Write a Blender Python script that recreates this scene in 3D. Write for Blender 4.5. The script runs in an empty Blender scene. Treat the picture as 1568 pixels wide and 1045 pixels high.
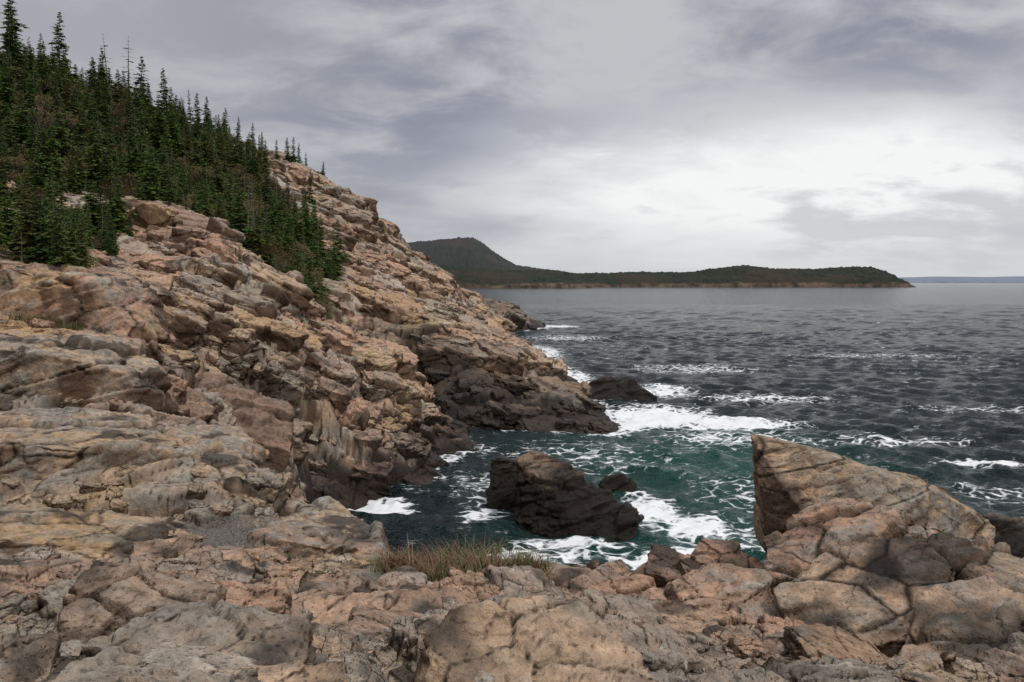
import bpy, bmesh, math, random, time
import numpy as np
from mathutils import Vector, Matrix, Euler
random.seed(7)
T0=time.time()
scene=bpy.context.scene
F=np.float32
# ------------------------------------------------------------ noise helpers
def hsh(i,j,k,seed):
    i=i.astype(np.int32).view(np.uint32);j=j.astype(np.int32).view(np.uint32);k=k.astype(np.int32).view(np.uint32)
    h=i*np.uint32(374761393)+j*np.uint32(668265263)+k*np.uint32(2147482635)+np.uint32(seed*974634777%4294967295)
    h=(h^(h>>np.uint32(13)))*np.uint32(1274126177)
    h=(h^(h>>np.uint32(15)))*np.uint32(2246822519)
    h=h^(h>>np.uint32(16))
    return (h&np.uint32(0xffffff)).astype(F)/F(16777216.0)
def vn2(x,y,seed):
    xi=np.floor(x);yi=np.floor(y);fx=x-xi;fy=y-yi
    fx=fx*fx*(3-2*fx);fy=fy*fy*(3-2*fy);z=np.zeros_like(xi)
    a=hsh(xi,yi,z,seed);b=hsh(xi+1,yi,z,seed);c=hsh(xi,yi+1,z,seed);d=hsh(xi+1,yi+1,z,seed)
    return ((a*(1-fx)+b*fx)*(1-fy)+(c*(1-fx)+d*fx)*fy)*2-1
def fbm2(x,y,seed,o=4):
    s=0;a=1.0;t=0
    for i in range(o):
        s=s+a*vn2(x*2**i+17.3*i,y*2**i-9.1*i,seed+i);t+=a;a*=.5
    return s/t
def vn3(x,y,z,seed):
    xi=np.floor(x);yi=np.floor(y);zi=np.floor(z);fx=x-xi;fy=y-yi;fz=z-zi
    fx=fx*fx*(3-2*fx);fy=fy*fy*(3-2*fy);fz=fz*fz*(3-2*fz);r=0
    for dz in (0,1):
        wz=fz if dz else 1-fz
        for dy in (0,1):
            wy=(fy if dy else 1-fy)*wz
            for dx in (0,1):
                r=r+(fx if dx else 1-fx)*wy*hsh(xi+dx,yi+dy,zi+dz,seed)
    return r*2-1
def fbm3(x,y,z,seed,o=3):
    s=0;a=1.0;t=0
    for i in range(o):
        s=s+a*vn3(x*2**i+17.3*i,y*2**i-9.1*i,z*2**i+5.7*i,seed+i);t+=a;a*=.55
    return s/t
def vor2(px,py,seed):
    xi=np.floor(px);yi=np.floor(py);z=np.zeros_like(xi)
    F1=np.full_like(px,9);F2=np.full_like(px,9);cx=np.zeros_like(px);cy=np.zeros_like(px);idv=np.zeros_like(px)
    for dj in (-1,0,1):
        for di in (-1,0,1):
            a=xi+di;b=yi+dj
            qx=a+.5+(hsh(a,b,z,seed)-.5)*.86;qy=b+.5+(hsh(a,b,z+1,seed)-.5)*.86
            ax=np.abs(qx-px);ay=np.abs(qy-py)
            d=np.maximum(ax,ay)+.35*np.minimum(ax,ay)
            m=d<F1
            F2=np.where(m,F1,np.minimum(F2,d));F1=np.where(m,d,F1)
            cx=np.where(m,qx,cx);cy=np.where(m,qy,cy);idv=np.where(m,hsh(a,b,z+2,seed),idv)
    return F1,F2,cx,cy,idv
def vor3(px,py,pz,seed):
    xi=np.floor(px);yi=np.floor(py);zi=np.floor(pz)
    F1=np.full_like(px,9);F2=np.full_like(px,9);c=[np.zeros_like(px) for _ in range(3)];idv=np.zeros_like(px)
    for dk in (-1,0,1):
      for dj in (-1,0,1):
        for di in (-1,0,1):
            a=xi+di;b=yi+dj;e=zi+dk
            h=hsh(a,b,e,seed);h2=(h*641.3)%1.0;h3=(h*7919.7)%1.0
            qx=a+.5+(h-.5)*.8;qy=b+.5+(h2-.5)*.8;qz=e+.5+(h3-.5)*.8
            ax=np.abs(qx-px);ay=np.abs(qy-py);az=np.abs(qz-pz)
            mx=np.maximum(np.maximum(ax,ay),az)
            d=.62*mx+.3*(ax+ay+az)
            m=d<F1
            F2=np.where(m,F1,np.minimum(F2,d));F1=np.where(m,d,F1)
            c[0]=np.where(m,qx,c[0]);c[1]=np.where(m,qy,c[1]);c[2]=np.where(m,qz,c[2]);idv=np.where(m,(h*97.13)%1.0,idv)
    return F1,F2,c,idv
def sstep(a,b,x):
    t=np.clip((x-a)/(b-a),0,1);return t*t*(3-2*t)
ROT=np.array([[.955,.10,-.28],[-.13,.985,.10],[.27,-.06,.96]],F)
def chip(P,L,seed,asp=(1.7,1.25,.62),edge=.25):
    w=P+np.stack([vn3(P[:,0]/L*.55,P[:,1]/L*.55,P[:,2]/L*.55,seed+50+k) for k in range(3)],1)*L*.22
    q=(w@ROT)/np.array([L*asp[0],L*asp[1],L*asp[2]],F)
    F1,F2,c,idv=vor3(q[:,0],q[:,1],q[:,2],seed)
    k=np.floor(idv*99999)
    g=np.stack([hsh(k,k*0,k*0,60+j)-.5 for j in range(3)],1)
    e=F2-F1
    d=((idv-.5)*1.25+((q-np.stack(c,1))*g).sum(1)*1.6)*sstep(0,.10,e)-np.exp(-e/.03)*edge
    return d,np.exp(-e/.025),idv
def rock_attrs(P):
    x,y,z=P[:,0],P[:,1],P[:,2]
    return {'hue':fbm3(x*.16,y*.16,z*.2,501,3)*.5+.5-.02*(y<15),'pat':fbm3(x*.8,y*.8,z*1.1,511,4)*.5+.5,
            'gold':fbm3(x*.3+9,y*.3,z*.4,521,3)*.5+.5,'stain':fbm3(x*1.3,y*1.3,z*.45,531,4)*.5+.5,'lich':fbm3(x*2.4,y*2.4,z*2.4,541,4)*.5+.5}

def grid_mesh(name,X,Y,Z,keep=None,attrs={},smooth=True):
    nr,nc=X.shape
    idx=np.arange(nr*nc).reshape(nr,nc)
    q=np.stack([idx[:-1,:-1],idx[:-1,1:],idx[1:,1:],idx[1:,:-1]],-1).reshape(-1,4)
    if keep is not None:
        k=keep.reshape(-1);q=q[k[q].any(1)]
        used=np.zeros(nr*nc,bool);used[q.ravel()]=True
        rm=np.cumsum(used)-1;q=rm[q]
    else: used=np.ones(nr*nc,bool)
    co=np.stack([X.ravel()[used],Y.ravel()[used],Z.ravel()[used]],1).astype(F)
    me=bpy.data.meshes.new(name)
    me.vertices.add(len(co));me.vertices.foreach_set('co',co.ravel())
    me.loops.add(q.size);me.loops.foreach_set('vertex_index',q.ravel().astype(np.int32))
    me.polygons.add(len(q));me.polygons.foreach_set('loop_start',(np.arange(len(q))*4).astype(np.int32))
    me.update(calc_edges=True)
    me.polygons.foreach_set('use_smooth',np.full(len(q),smooth))
    for k,v in attrs.items():
        at=me.attributes.new(k,'FLOAT','POINT');at.data.foreach_set('value',v.ravel()[used].astype(F))
    ob=bpy.data.objects.new(name,me);scene.collection.objects.link(ob)
    return ob

# ------------------------------------------------------------ heights from image pixels at assumed depths (x east, y north, z above sea, metres)
CP=[
(0,0,10.3),(-2,0,10.4),(2,0,10.2),(0,1.5,10.3),(-2.3,3.6,10.15),(0,3.6,10.1),(2.3,3.6,9.9),(-5,2,10.8),(5,2,10.1),
(-3.08,4.8,9.9),(-2,5,9.82),(-.78,5.2,9.65),(.52,5.5,9.45),(1.4,5.5,9.35),(-1.2,8,8.9),(.1,8,8.85),(1.4,8,8.75),
(-.5,9.3,8.5),(.6,9.3,8.4),(-1.66,11,8.15),(-1.4,10,8.4),(0,12,6.3),(0,16,2),(0,19,-1.5),(0,25,-3),(-1.2,13,6.2),(-1.2,16,3),(-1.5,20,-1.5),
(-3.5,14,8.1),(-2.3,13,7.9),(-5.3,14,8.1),(-4,12,8.2),(-3.6,10.5,8.4),(-2.6,11.5,8.2),(-3.5,17,5),(-2.7,16,5),(-3,20,0),(-3,25,-3),
(-5.4,9,8.7),(-4.8,10,8.5),(-3.2,8,8.85),(-3.4,6,9.4),(-7.4,11.5,8.5),(-5.25,12,8.3),(-8.7,13.3,8.1),(-6.46,13.4,8.05),(-5.2,13.6,8.1),
(-10.9,17,8.75),(-8.1,17,8.75),(-5.6,16,8.5),(-9,14.8,8.9),(-7,14.8,8.9),(-5.6,15.2,8.5),(-11,14.8,9.0),(-4.9,15.6,7.9),(-4.6,17.5,4.5),
(-6,19,5.5),(-8,20,7.2),(-12,20,7.9),(-14.1,22,7.9),(-9.8,22,7.9),(-14.8,23.2,9.8),(-12.3,23.2,9.45),(-10.6,23.4,8.6),(-16.7,26,10.5),(-13.5,26,9.85),
(-15.6,28.2,10.7),(-19.5,28.2,10.8),(-18.6,29.4,12.4),(-15,29.4,11.6),(-13,28,10.2),(-17,33,12.2),(-21.4,36,12.95),(-24,34,13.2),
(-11.6,26,7.5),(-12.9,30,6.9),(-12.2,32,5.5),(-10.9,32,4.0),(-11,38,2.1),(-7,30,-1),(-6,24,-2),(-9,26,2.2),(-8.5,22.5,5),(-8.5,35,-.5),
(-15.8,36,8.2),(-17.3,38,9.9),(-16.7,42,9.66),(-14.9,40,8.46),(-13.8,44,7.4),(-13.9,42,5.9),(-12.8,44,5.6),(-10.9,47,5.2),(-7.8,49,3.8),(-7.4,49,2.2),(-11.2,45,2.3),(-8.4,46.3,.5),
(-10.3,44.4,0),(-6.8,47.5,0),(-5.8,52.7,0),(-4.3,59,0),(-12,40,1.0),(-10.5,42,-.8),
(-6.3,57,4.6),(-8.6,60,7.2),(-11,60,8.2),(-13.3,57,8.36),(-16.4,58,9.7),(-10.8,54,5.9),(-5.6,60,1.8),(-6.6,53,2.6),(-8.4,51.5,4.4),
(-27.2,55,16.1),(-21.8,55,15.5),(-18.6,57,14.9),(-24,51.5,12.5),(-20,51.5,12.1),(-17.3,53.8,11.65),(-17.3,55,10.4),(-23.9,46,13.2),(-16.2,50,10),
(-22.7,72,13.9),(-20.3,68,12.1),(-17.6,62,11),(-21.2,80,12.1),(-7,70,-.3),(-8,66.5,.3),(-12,69,1.5),(-6,67,-1),(-16,69,7),(-4.5,66,-1.5),(-13,66,5.5),
(-12,80,8.2),(-18.4,85,10.7),(-11.4,85,9),(-5.6,82,6.8),(-1.6,80,4.9),(2.9,76,2.8),(6.6,69,1.1),(-9,74,1.2),(-7,71.4,0),(.9,65.7,0),(8.5,62.8,0),(-12,74,2.5),(-11,78.5,7),
(-7.7,76.5,5.9),(-10.3,78,7.4),(-1.4,71.5,2.8),(3.6,67,.9),(8.9,74,0),(5.9,95,0),(-1.5,135,0),(-2.2,188,0),(5.5,215,0),(8.5,205,0),(-4,72.5,2.2),(-4.5,69,.2),
(-5.5,105,7),(.5,98,2.9),(-10.7,105,10.4),(-4.8,150,8.5),(-3.2,150,3.6),(-7.2,200,7.7),(4.4,208,3.2),(-1,204,6),(-11.4,165,10.9),
(-23.3,100,16.3),(-19.3,105,14.8),(-27.5,118,21.9),(-18.9,125,15.3),(-24.8,135,21.6),(-27.4,140,27.1),(-32.6,140,30.8),(-39.2,135,32.7),(-34.6,110,23.9),(-29,90,18.8),(-31,125,25.5),(-21.9,145,21.1),(-19.8,152,16),(-16,158,12.9),
(-49.6,125,34.2),(-55,115,35.8),(-58.9,105,36.3),(-61,95,36.3),(-82,100,40),(-25.7,40,13.4),(-35.3,55,17),(-48.2,75,25),(-32.2,62,17.2),(-44.2,85,25.4),(-33.7,85,21.2),(-28,70,16.6),
(-40,170,26),(-25,172,12),(-60,165,32),(-30,230,8),(-60,250,10),(-15,225,5),(-100,150,42),(-110,60,38),(-60,30,20),(-30,15,13),(-40,25,16),(-12,8,10.8),(-7,5,10.5),(-20,15,11.5),(-14,13.5,9.7),(-22,22,12),
(1.96,9,8.5),(1.8,7,8.95),(2.6,8,8.8),(3.5,7,8.9),(5,7,8.9),(6,9,8.4),(4,10,7.9),(3,5,9.4),(5,4,9.6),(8,6,9),(3,13,5),(5,13,5.5),(8,14,5),(3,17,1),(6,18,1),(10,18,1.5),(14,12,6),(12,25,-1.5),(6,23,-3),(3,21,-3),(1.5,12,6),(20,18,1),
(-3,30,-3),(4,30,-3),(-4,36,-3),(10,30,-4),(15,40,-4),(8,50,-4),(30,30,-4),(0,50,-3.5),(-4,48,-2.5),(0,40,-3.5),(-1,57,-2.5),(-1,62,-2),(5,59,-3),(14,66,-4),(12,85,-4),(13,110,-5),(6,150,-5),(2,115,-1.5),(4,135,-4),(3,175,-4),(12,200,-5),(10,240,-5),(30,100,-6),(60,100,-6),(50,50,-5),(100,200,-6),(60,250,-6),(15,24,-2.5),(-3,250,-2),(25,160,-6),(25,60,-5),
]
CP=np.array(CP,dtype=np.float64)
def dom(x,y): return x/(y+2.5),np.log(y+2.5)
ca,cb=dom(CP[:,0],CP[:,1])
D=np.hypot(ca[:,None]-ca[None],cb[:,None]-cb[None])
n=len(CP);M=np.zeros((n+1,n+1));M[:n,:n]=-D-1e-4*np.eye(n);M[:n,n]=1;M[n,:n]=1
W=np.linalg.solve(M,np.append(CP[:,2],0))
def base_h(a,b):
    sh=a.shape;a=a.ravel();b=b.ravel();out=np.full(a.shape,W[n])
    for s in range(0,len(a),20000):
        out[s:s+20000]+=-(np.hypot(a[s:s+20000,None]-ca,b[s:s+20000,None]-cb)@W[:n])
    return out.reshape(sh)
NA,NB=950,1400
A0,A1=-.84,.84;B0,B1=math.log(1.0+2.5),math.log(262.5)
av=np.linspace(A0,A1,NA);bv=np.linspace(B0,B1,NB)
AA,BB=np.meshgrid(np.linspace(A0,A1,290),np.linspace(B0,B1,480))
Hc=base_h(AA,BB)
def blur(Z):
    P=np.pad(Z,1,mode='edge');return (P[:-2,1:-1]+P[2:,1:-1]+P[1:-1,:-2]+P[1:-1,2:]+4*P[1:-1,1:-1])/8
Hc=blur(Hc)
def samp(Z,a,b,A0=A0,A1=A1,B0=B0,B1=B1):
    nb,na=Z.shape
    fa=np.clip((a-A0)/(A1-A0)*(na-1),0,na-1.001);fb=np.clip((b-B0)/(B1-B0)*(nb-1),0,nb-1.001)
    ia=fa.astype(np.int32);ib=fb.astype(np.int32);fa=fa-ia;fb=fb-ib
    return (Z[ib,ia]*(1-fa)+Z[ib,ia+1]*fa)*(1-fb)+(Z[ib+1,ia]*(1-fa)+Z[ib+1,ia+1]*fa)*fb
A,B=np.meshgrid(av,bv)
Yg=(np.exp(B)-2.5);Xg=A*(Yg+2.5)
A=A.astype(F);B=B.astype(F);Xg=Xg.astype(F);Yg=Yg.astype(F)
Z=samp(Hc,A,B).astype(F)
dist=np.hypot(Xg,Yg)
landm=sstep(-2.5,.3,Z)
LI=np.flatnonzero(Z.ravel()>-2.0)
Z=Z+landm*(fbm2(Xg*.12,Yg*.12,3,4)*np.clip(dist*.010,.05,1.0)+fbm2(Xg*.7,Yg*.7,9,3)*np.clip(dist*.008,.06,.2)).astype(F)
Zs=Z.copy()
FP=np.array([(-18,30.5),(-20.5,36),(-22,41),(-24.5,48),(-27.5,57.5),(-21.5,60.5),(-18.6,63),(-17.2,72),(-19,84),(-23,96),(-29,105),(-33,112),(-37,122),(-42,131),(-52,137),(-75,135),(-130,120),(-130,30),(-60,24),(-32,28)])
def inpoly(x,y,P):
    r=np.zeros(x.shape,bool);j=len(P)-1
    for i in range(len(P)):
        xi,yi=P[i];xj,yj=P[j]
        c=((yi>y)!=(yj>y))&(x<(xj-xi)*(y-yi)/(yj-yi+1e-9)+xi);r^=c;j=i
    return r
wx=Xg+fbm2(Xg*.15,Yg*.15,40,3)*2.5;wy=Yg+fbm2(Xg*.15,Yg*.15,45,3)*2.5
veg=inpoly(wx,wy,FP).astype(F)
veg*=(fbm2(Xg*.12,Yg*.12,77,3)>-.40)
vegl=veg.ravel()[LI]
X1,Y1,D1=Xg.ravel()[LI],Yg.ravel()[LI],dist.ravel()[LI]
for L,an,rot,seed,strg in [(8.5,1.7,.5,11,.35),(3.4,1.6,-.25,12,.5),(1.5,1.8,.15,13,.6),(.7,1.8,-.1,14,.6)]:
    wgt=sstep(.014,.026,L/(D1+2))*(1-sstep(.2,.34,L/(D1+2)))*landm.ravel()[LI]*(1-.8*vegl)
    S=np.flatnonzero(wgt>.01)
    if not len(S): continue
    x,y=X1[S],Y1[S]
    c,s=math.cos(rot),math.sin(rot)
    ux=x+fbm2(x/L*.6,y/L*.6,seed+100,2)*L*.5;uy=y+fbm2(x/L*.6,y/L*.6,seed+120,2)*L*.5
    px=((c*ux+s*uy)/(L*an)).astype(F);py=((-s*ux+c*uy)/L).astype(F)
    F1,F2,qx,qy,idv=vor2(px,py,seed)
    dx=(qx-px)*L*an;dy=(qy-py)*L
    rx=c*dx-s*dy;ry=s*dx+c*dy
    CX=x+rx;CY=np.maximum(y+ry,.2)
    zc=samp(Z,CX/(CY+2.5),np.log(CY+2.5))
    k=np.floor(idv*9999);gx=(hsh(k,k*0,k*0,5)-.5)*.5-.10;gy=(hsh(k,k*0,k*0,6)-.5)*.4-.05
    zf=zc-(gx*rx+gy*ry)+(idv-.5)*L*.10
    e=F2-F1
    zl=Z.ravel();z0=zl[LI[S]]
    zl[LI[S]]=z0+wgt[S]*strg*sstep(0,.4,e)*(zf-z0)
    Z=zl.reshape(Xg.shape)
Zb=Z
for _ in range(4): Zb=blur(Zb)
gy_,gx_=np.gradient(Zb)
sx=np.clip(gx_/np.gradient(Xg,axis=1),-6,6);
dzb=gy_/np.gradient(Yg,axis=0)
dxdb=np.gradient(Xg,axis=0)/np.gradient(Yg,axis=0)
sy=np.clip(dzb-sx*dxdb,-6,6)
nl=1/np.sqrt(1+sx*sx+sy*sy)
Nn=np.stack([(-sx*nl).ravel()[LI],(-sy*nl).ravel()[LI],nl.ravel()[LI]],1).astype(F)
P=np.stack([X1,Y1,Z.ravel()[LI]],1).astype(F)
ck=np.zeros(len(LI),F);cc=np.full(len(LI),.5,F)
lml=landm.ravel()[LI]
for L,amp,seed in [(6.5,.10,311),(2.7,.10,321),(1.15,.10,331),(.48,.11,341),(.2,.11,351)]:
    wgt=sstep(.010,.018,L/(D1+2))*(1-sstep(.22,.40,L/(D1+2)))*lml*(1-.7*vegl)
    S=np.flatnonzero(wgt>.01)
    if not len(S): continue
    d,k,idv=chip(P[S],L,seed)
    P[S]+=Nn[S]*(d*amp*L*wgt[S])[:,None]
    ck[S]=np.maximum(ck[S],k*wgt[S]*(1 if L>.4 else .6));cc[S]=np.where(wgt[S]>.5,cc[S]*.4+idv*.6,cc[S])
at=rock_attrs(P)
def scat(v,fill=0.0):
    o=np.full(Xg.size,fill,F);o[LI]=v;return o.reshape(Xg.shape)
X2=Xg.copy().ravel();Y2=Yg.copy().ravel();Z2=Z.copy().ravel()
X2[LI]=P[:,0];Y2[LI]=P[:,1];Z2[LI]=P[:,2]
X2=X2.reshape(Xg.shape);Y2=Y2.reshape(Xg.shape);Z=Z2.reshape(Xg.shape)
Z=np.where(Zs<-1.2,np.minimum(Z,-.8),Z)
print('terrain',time.time()-T0)

# ------------------------------------------------------------ node helpers
def newmat(name):
    m=bpy.data.materials.new(name);m.use_nodes=True;nt=m.node_tree;nt.nodes.clear()
    return m,nt
class N:
    def __init__(s,nt): s.nt=nt
    def n(s,t,**k):
        nd=s.nt.nodes.new(t)
        for a,b in k.items():
            if a=='inp':
                for i,v in b.items():
                    if isinstance(v,bpy.types.NodeSocket): s.nt.links.new(v,nd.inputs[i])
                    else: nd.inputs[i].default_value=v
            else: setattr(nd,a,b)
        return nd
    def math(s,op,a,b=0.0,c=0.0,clamp=False):
        return s.n('ShaderNodeMath',operation=op,use_clamp=clamp,inp={0:a,1:b,2:c}).outputs[0]
    def mapr(s,v,a,b,c=0.0,d=1.0,sm=False):
        return s.n('ShaderNodeMapRange',interpolation_type='SMOOTHSTEP' if sm else 'LINEAR',inp={0:v,1:a,2:b,3:c,4:d}).outputs[0]
    def mix(s,f,a,b,bl='MIX'):
        nd=s.n('ShaderNodeMix',data_type='RGBA',blend_type=bl)
        for i,v in ((0,f),(6,a),(7,b)):
            if isinstance(v,bpy.types.NodeSocket): s.nt.links.new(v,nd.inputs[i])
            else: nd.inputs[i].default_value=v if i==0 else (v[0],v[1],v[2],1)
        return nd.outputs[2]
    def noise(s,vec,sc,det=4,rough=.5,dist=0.0):
        return s.n('ShaderNodeTexNoise',inp={'Vector':vec,'Scale':sc,'Detail':det,'Roughness':rough,'Distortion':dist}).outputs[0]
    def attr(s,nm): return s.n('ShaderNodeAttribute',attribute_name=nm).outputs['Fac']
    def vmap(s,vec,sc=(1,1,1),rot=(0,0,0),loc=(0,0,0)):
        return s.n('ShaderNodeMapping',inp={'Vector':vec,'Location':loc,'Rotation':rot,'Scale':sc}).outputs[0]

def rock_material(name,sea=False,ter=False,inst=False,dark=1.0):
    m,nt=newmat(name);g=N(nt)
    geo=g.n('ShaderNodeNewGeometry');pos=geo.outputs['Position'];z=g.n('ShaderNodeSeparateXYZ',inp={0:pos}).outputs[2]
    nz=g.n('ShaderNodeSeparateXYZ',inp={0:geo.outputs['Normal']}).outputs[2]
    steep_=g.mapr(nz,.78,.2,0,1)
    cell=g.attr('cell');ck=g.attr('crack');pat=g.attr('pat');sta=g.attr('stain');lic=g.attr('lich')
    if inst:
        oi=g.n('ShaderNodeObjectInfo');sc3=g.n('ShaderNodeSeparateColor',inp={0:oi.outputs['Color']})
        hue=sc3.outputs[0];go=sc3.outputs[1];dk=sc3.outputs[2]
        cell=g.math('ADD',g.math('MULTIPLY',cell,.35),g.math('MULTIPLY',oi.outputs['Random'],.65))
        wn=g.noise(pos,.9,3)
        pat=g.math('ADD',g.math('MULTIPLY',pat,.5),g.math('MULTIPLY',wn,.5))
        sta=g.math('ADD',g.math('MULTIPLY',sta,.6),g.math('MULTIPLY',g.noise(g.vmap(pos,(1,1,.4)),.8,3),.4))
    else:
        hue=g.attr('hue');go=g.attr('gold')
        dk=g.attr('shade_stain') if ter else None
    n3=g.noise(pos,7.0,6,.72);sp=g.noise(pos,48,2,.7)
    mixv=g.math('ADD',g.math('MULTIPLY',cell,.55),g.math('MULTIPLY',pat,.6))
    tan=(.59,.415,.275);pink=(.60,.355,.24);grey=(.27,.25,.215);lt=(.68,.575,.46);gold=(.56,.375,.195)
    c=g.mix(g.mapr(mixv,.42,.76),tan,grey)
    c=g.mix(g.mapr(hue,.44,.60,0,.85),c,g.mix(g.mapr(mixv,.42,.82),pink,(.30,.21,.16)))
    c=g.mix(g.mapr(go,.56,.70,0,.7),c,gold if not sea else (.2,.13,.09))
    c=g.mix(g.mapr(cell,.65,.88,0,.6),c,lt)
    c=g.mix(g.mapr(lic,.54,.64,0,.5),c,(.31,.31,.275))
    c=g.mix(g.mapr(sta,.53,.64,0,.84),c,(.06,.05,.042))
    v3=g.mapr(n3,.25,.75,.40,1.55)
    c=g.mix(1.0,c,g.n('ShaderNodeCombineColor',inp={0:v3,1:v3,2:v3}).outputs[0],'MULTIPLY')
    c=g.mix(g.mapr(sp,.58,.68,0,.4),c,(.09,.08,.07))
    c=g.mix(g.math('MULTIPLY',steep_,g.mapr(sta,.36,.57,.22,.9)),c,g.mix(pat,(.20,.115,.07),(.04,.034,.029)))  # steep faces darker than tops: rock stain plus shade painted into the colour
    if dk: c=g.mix(g.math('MULTIPLY',dk,.88),c,g.mix(n3,(.02,.018,.016),(.085,.068,.055)))  # masked regions darkened in base colour, part stain and part shade
    kk=g.mapr(ck,.2,.85,0,1)
    if not inst:
        v=g.n('ShaderNodeTexVoronoi',feature='DISTANCE_TO_EDGE',inp={'Vector':g.vmap(g.n('ShaderNodeVectorMath',operation='ADD',inp={0:pos,1:g.n('ShaderNodeVectorMath',operation='SCALE',inp={0:g.n('ShaderNodeTexNoise',inp={'Vector':pos,'Scale':1.7,'Detail':2.0}).outputs[1],'Scale':.55}).outputs[0]}).outputs[0],(.4,.7,1.6),rot=(.12,.25,.3)),'Scale':1.2}).outputs[0]
        kk=g.math('MAXIMUM',g.math('MULTIPLY',g.mapr(v,0,.02,1,0),g.mapr(pat,.48,.62,0,.65)),kk)
    c=g.mix(g.math('MULTIPLY',kk,.92),c,(.012,.009,.007))
    if ter:
        vg=g.attr('veg')
        c=g.mix(g.mapr(g.math('ADD',vg,g.math('MULTIPLY',n3,.5)),.75,1.1),c,g.mix(g.mapr(pat,.35,.65),(.025,.035,.013),(.08,.06,.03)))
        gv=g.attr('gravel')
        c=g.mix(gv,c,g.mix(g.mapr(g.noise(pos,38,2,.8),.42,.58),(.08,.072,.063),(.28,.25,.215)))
    if sea: wet=g.mapr(g.math('ADD',z,g.math('MULTIPLY',pat,-2.6)),.5,2.3,1,.15,True)
    else:
        tz=g.math('SUBTRACT',g.math('ADD',z,g.math('MULTIPLY',pat,-3.0)),g.math('MULTIPLY',steep_,1.0))
        wet=g.mapr(tz,-.9,1.6,1,0,True)
    c=g.mix(g.math('MULTIPLY',wet,.94),c,g.mix(n3,(.009,.008,.007),(.045,.033,.026)))
    if dark!=1.0: c=g.mix(1.0,c,(dark,dark,dark),'MULTIPLY')
    bs=g.n('ShaderNodeBsdfPrincipled',inp={'Base Color':c,'Roughness':g.mapr(wet,0,1,.88,.38)})
    bs.inputs['Specular IOR Level'].default_value=.2
    h=g.math('ADD',g.math('MULTIPLY',n3,.12),g.math('MULTIPLY',sp,.010))
    h=g.math('SUBTRACT',h,g.math('MULTIPLY',kk,.04))
    bp=g.n('ShaderNodeBump',inp={'Strength':.95,'Distance':1.0,'Height':h})
    nt.links.new(bp.outputs[0],bs.inputs['Normal'])
    g.n('ShaderNodeOutputMaterial',inp={0:bs.outputs[0]})
    return m
M_rock=rock_material('granite_terrain',ter=True)
M_boulder=rock_material('granite_boulder')
M_block=rock_material('granite_block',inst=True)
M_sea=rock_material('wet_sea_rock',sea=True,dark=.6)

gravel=sstep(1.15,.6,np.hypot((Xg+4.15)/.85,(Yg-12)/1.3)+fbm2(Xg*1.5,Yg*1.5,71,3)*.35)
gravel=np.maximum(gravel,sstep(1.1,.7,np.hypot((Xg+.5)/1.3,(Yg-8.8)/.6)+fbm2(Xg*1.5,Yg*1.5,72,3)*.3))
Z=Z*(1-gravel*.6)+gravel*.6*(Zs+.02*fbm2(Xg*14,Yg*14,5,3))
def shade_stainf(x,y,z):  # regional darkening mask; second headland face blends wet stain with painted shade
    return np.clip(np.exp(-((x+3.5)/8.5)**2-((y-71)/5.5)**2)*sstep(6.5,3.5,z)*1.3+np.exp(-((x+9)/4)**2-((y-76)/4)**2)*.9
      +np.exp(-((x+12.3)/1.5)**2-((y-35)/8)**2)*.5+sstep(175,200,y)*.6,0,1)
shade_stain=shade_stainf(X2,Y2,Z)
ad={k:scat(v,.5) for k,v in at.items()}
ad.update({'crack':scat(ck),'cell':scat(cc,.5),'veg':veg,'gravel':gravel,'shade_stain':shade_stain})
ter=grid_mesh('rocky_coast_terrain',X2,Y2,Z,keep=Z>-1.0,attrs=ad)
ter.data.materials.append(M_rock)
def zat(x,y):
    a,b=dom(np.array([float(x)]),np.array([float(y)]));return float(samp(Z,a,b)[0])

# ------------------------------------------------------------ boulders
def finish_rock(me2,chips,seed,mat,gold=0.0,hue=0.0):
    nv=len(me2.vertices);co=np.empty(nv*3,F);me2.vertices.foreach_get('co',co);co=co.reshape(-1,3)
    no=np.empty(nv*3,F);me2.vertex_normals.foreach_get('vector',no);no=no.reshape(-1,3)
    ck=np.zeros(nv,F);cc=np.full(nv,.5,F)
    for i,(L,amp) in enumerate(chips):
        d,k,idv=chip(co,L,seed+i*10)
        co=co+no*(d*amp)[:,None]
        ck=np.maximum(ck,k*(1 if i==0 else .6));cc=cc*.4+idv*.6
    me2.vertices.foreach_set('co',co.astype(F).ravel())
    aa_=rock_attrs(co.astype(F));aa_['gold']=aa_['gold']+gold;aa_['hue']=aa_['hue']+hue;aa_.update({'crack':ck,'cell':cc})
    for nm,v in aa_.items():
        a_=me2.attributes.new(nm,'FLOAT','POINT');a_.data.foreach_set('value',v.astype(F))
    me2.polygons.foreach_set('use_smooth',np.ones(len(me2.polygons),bool))
    me2.materials.clear();me2.materials.append(mat);me2.update()
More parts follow.
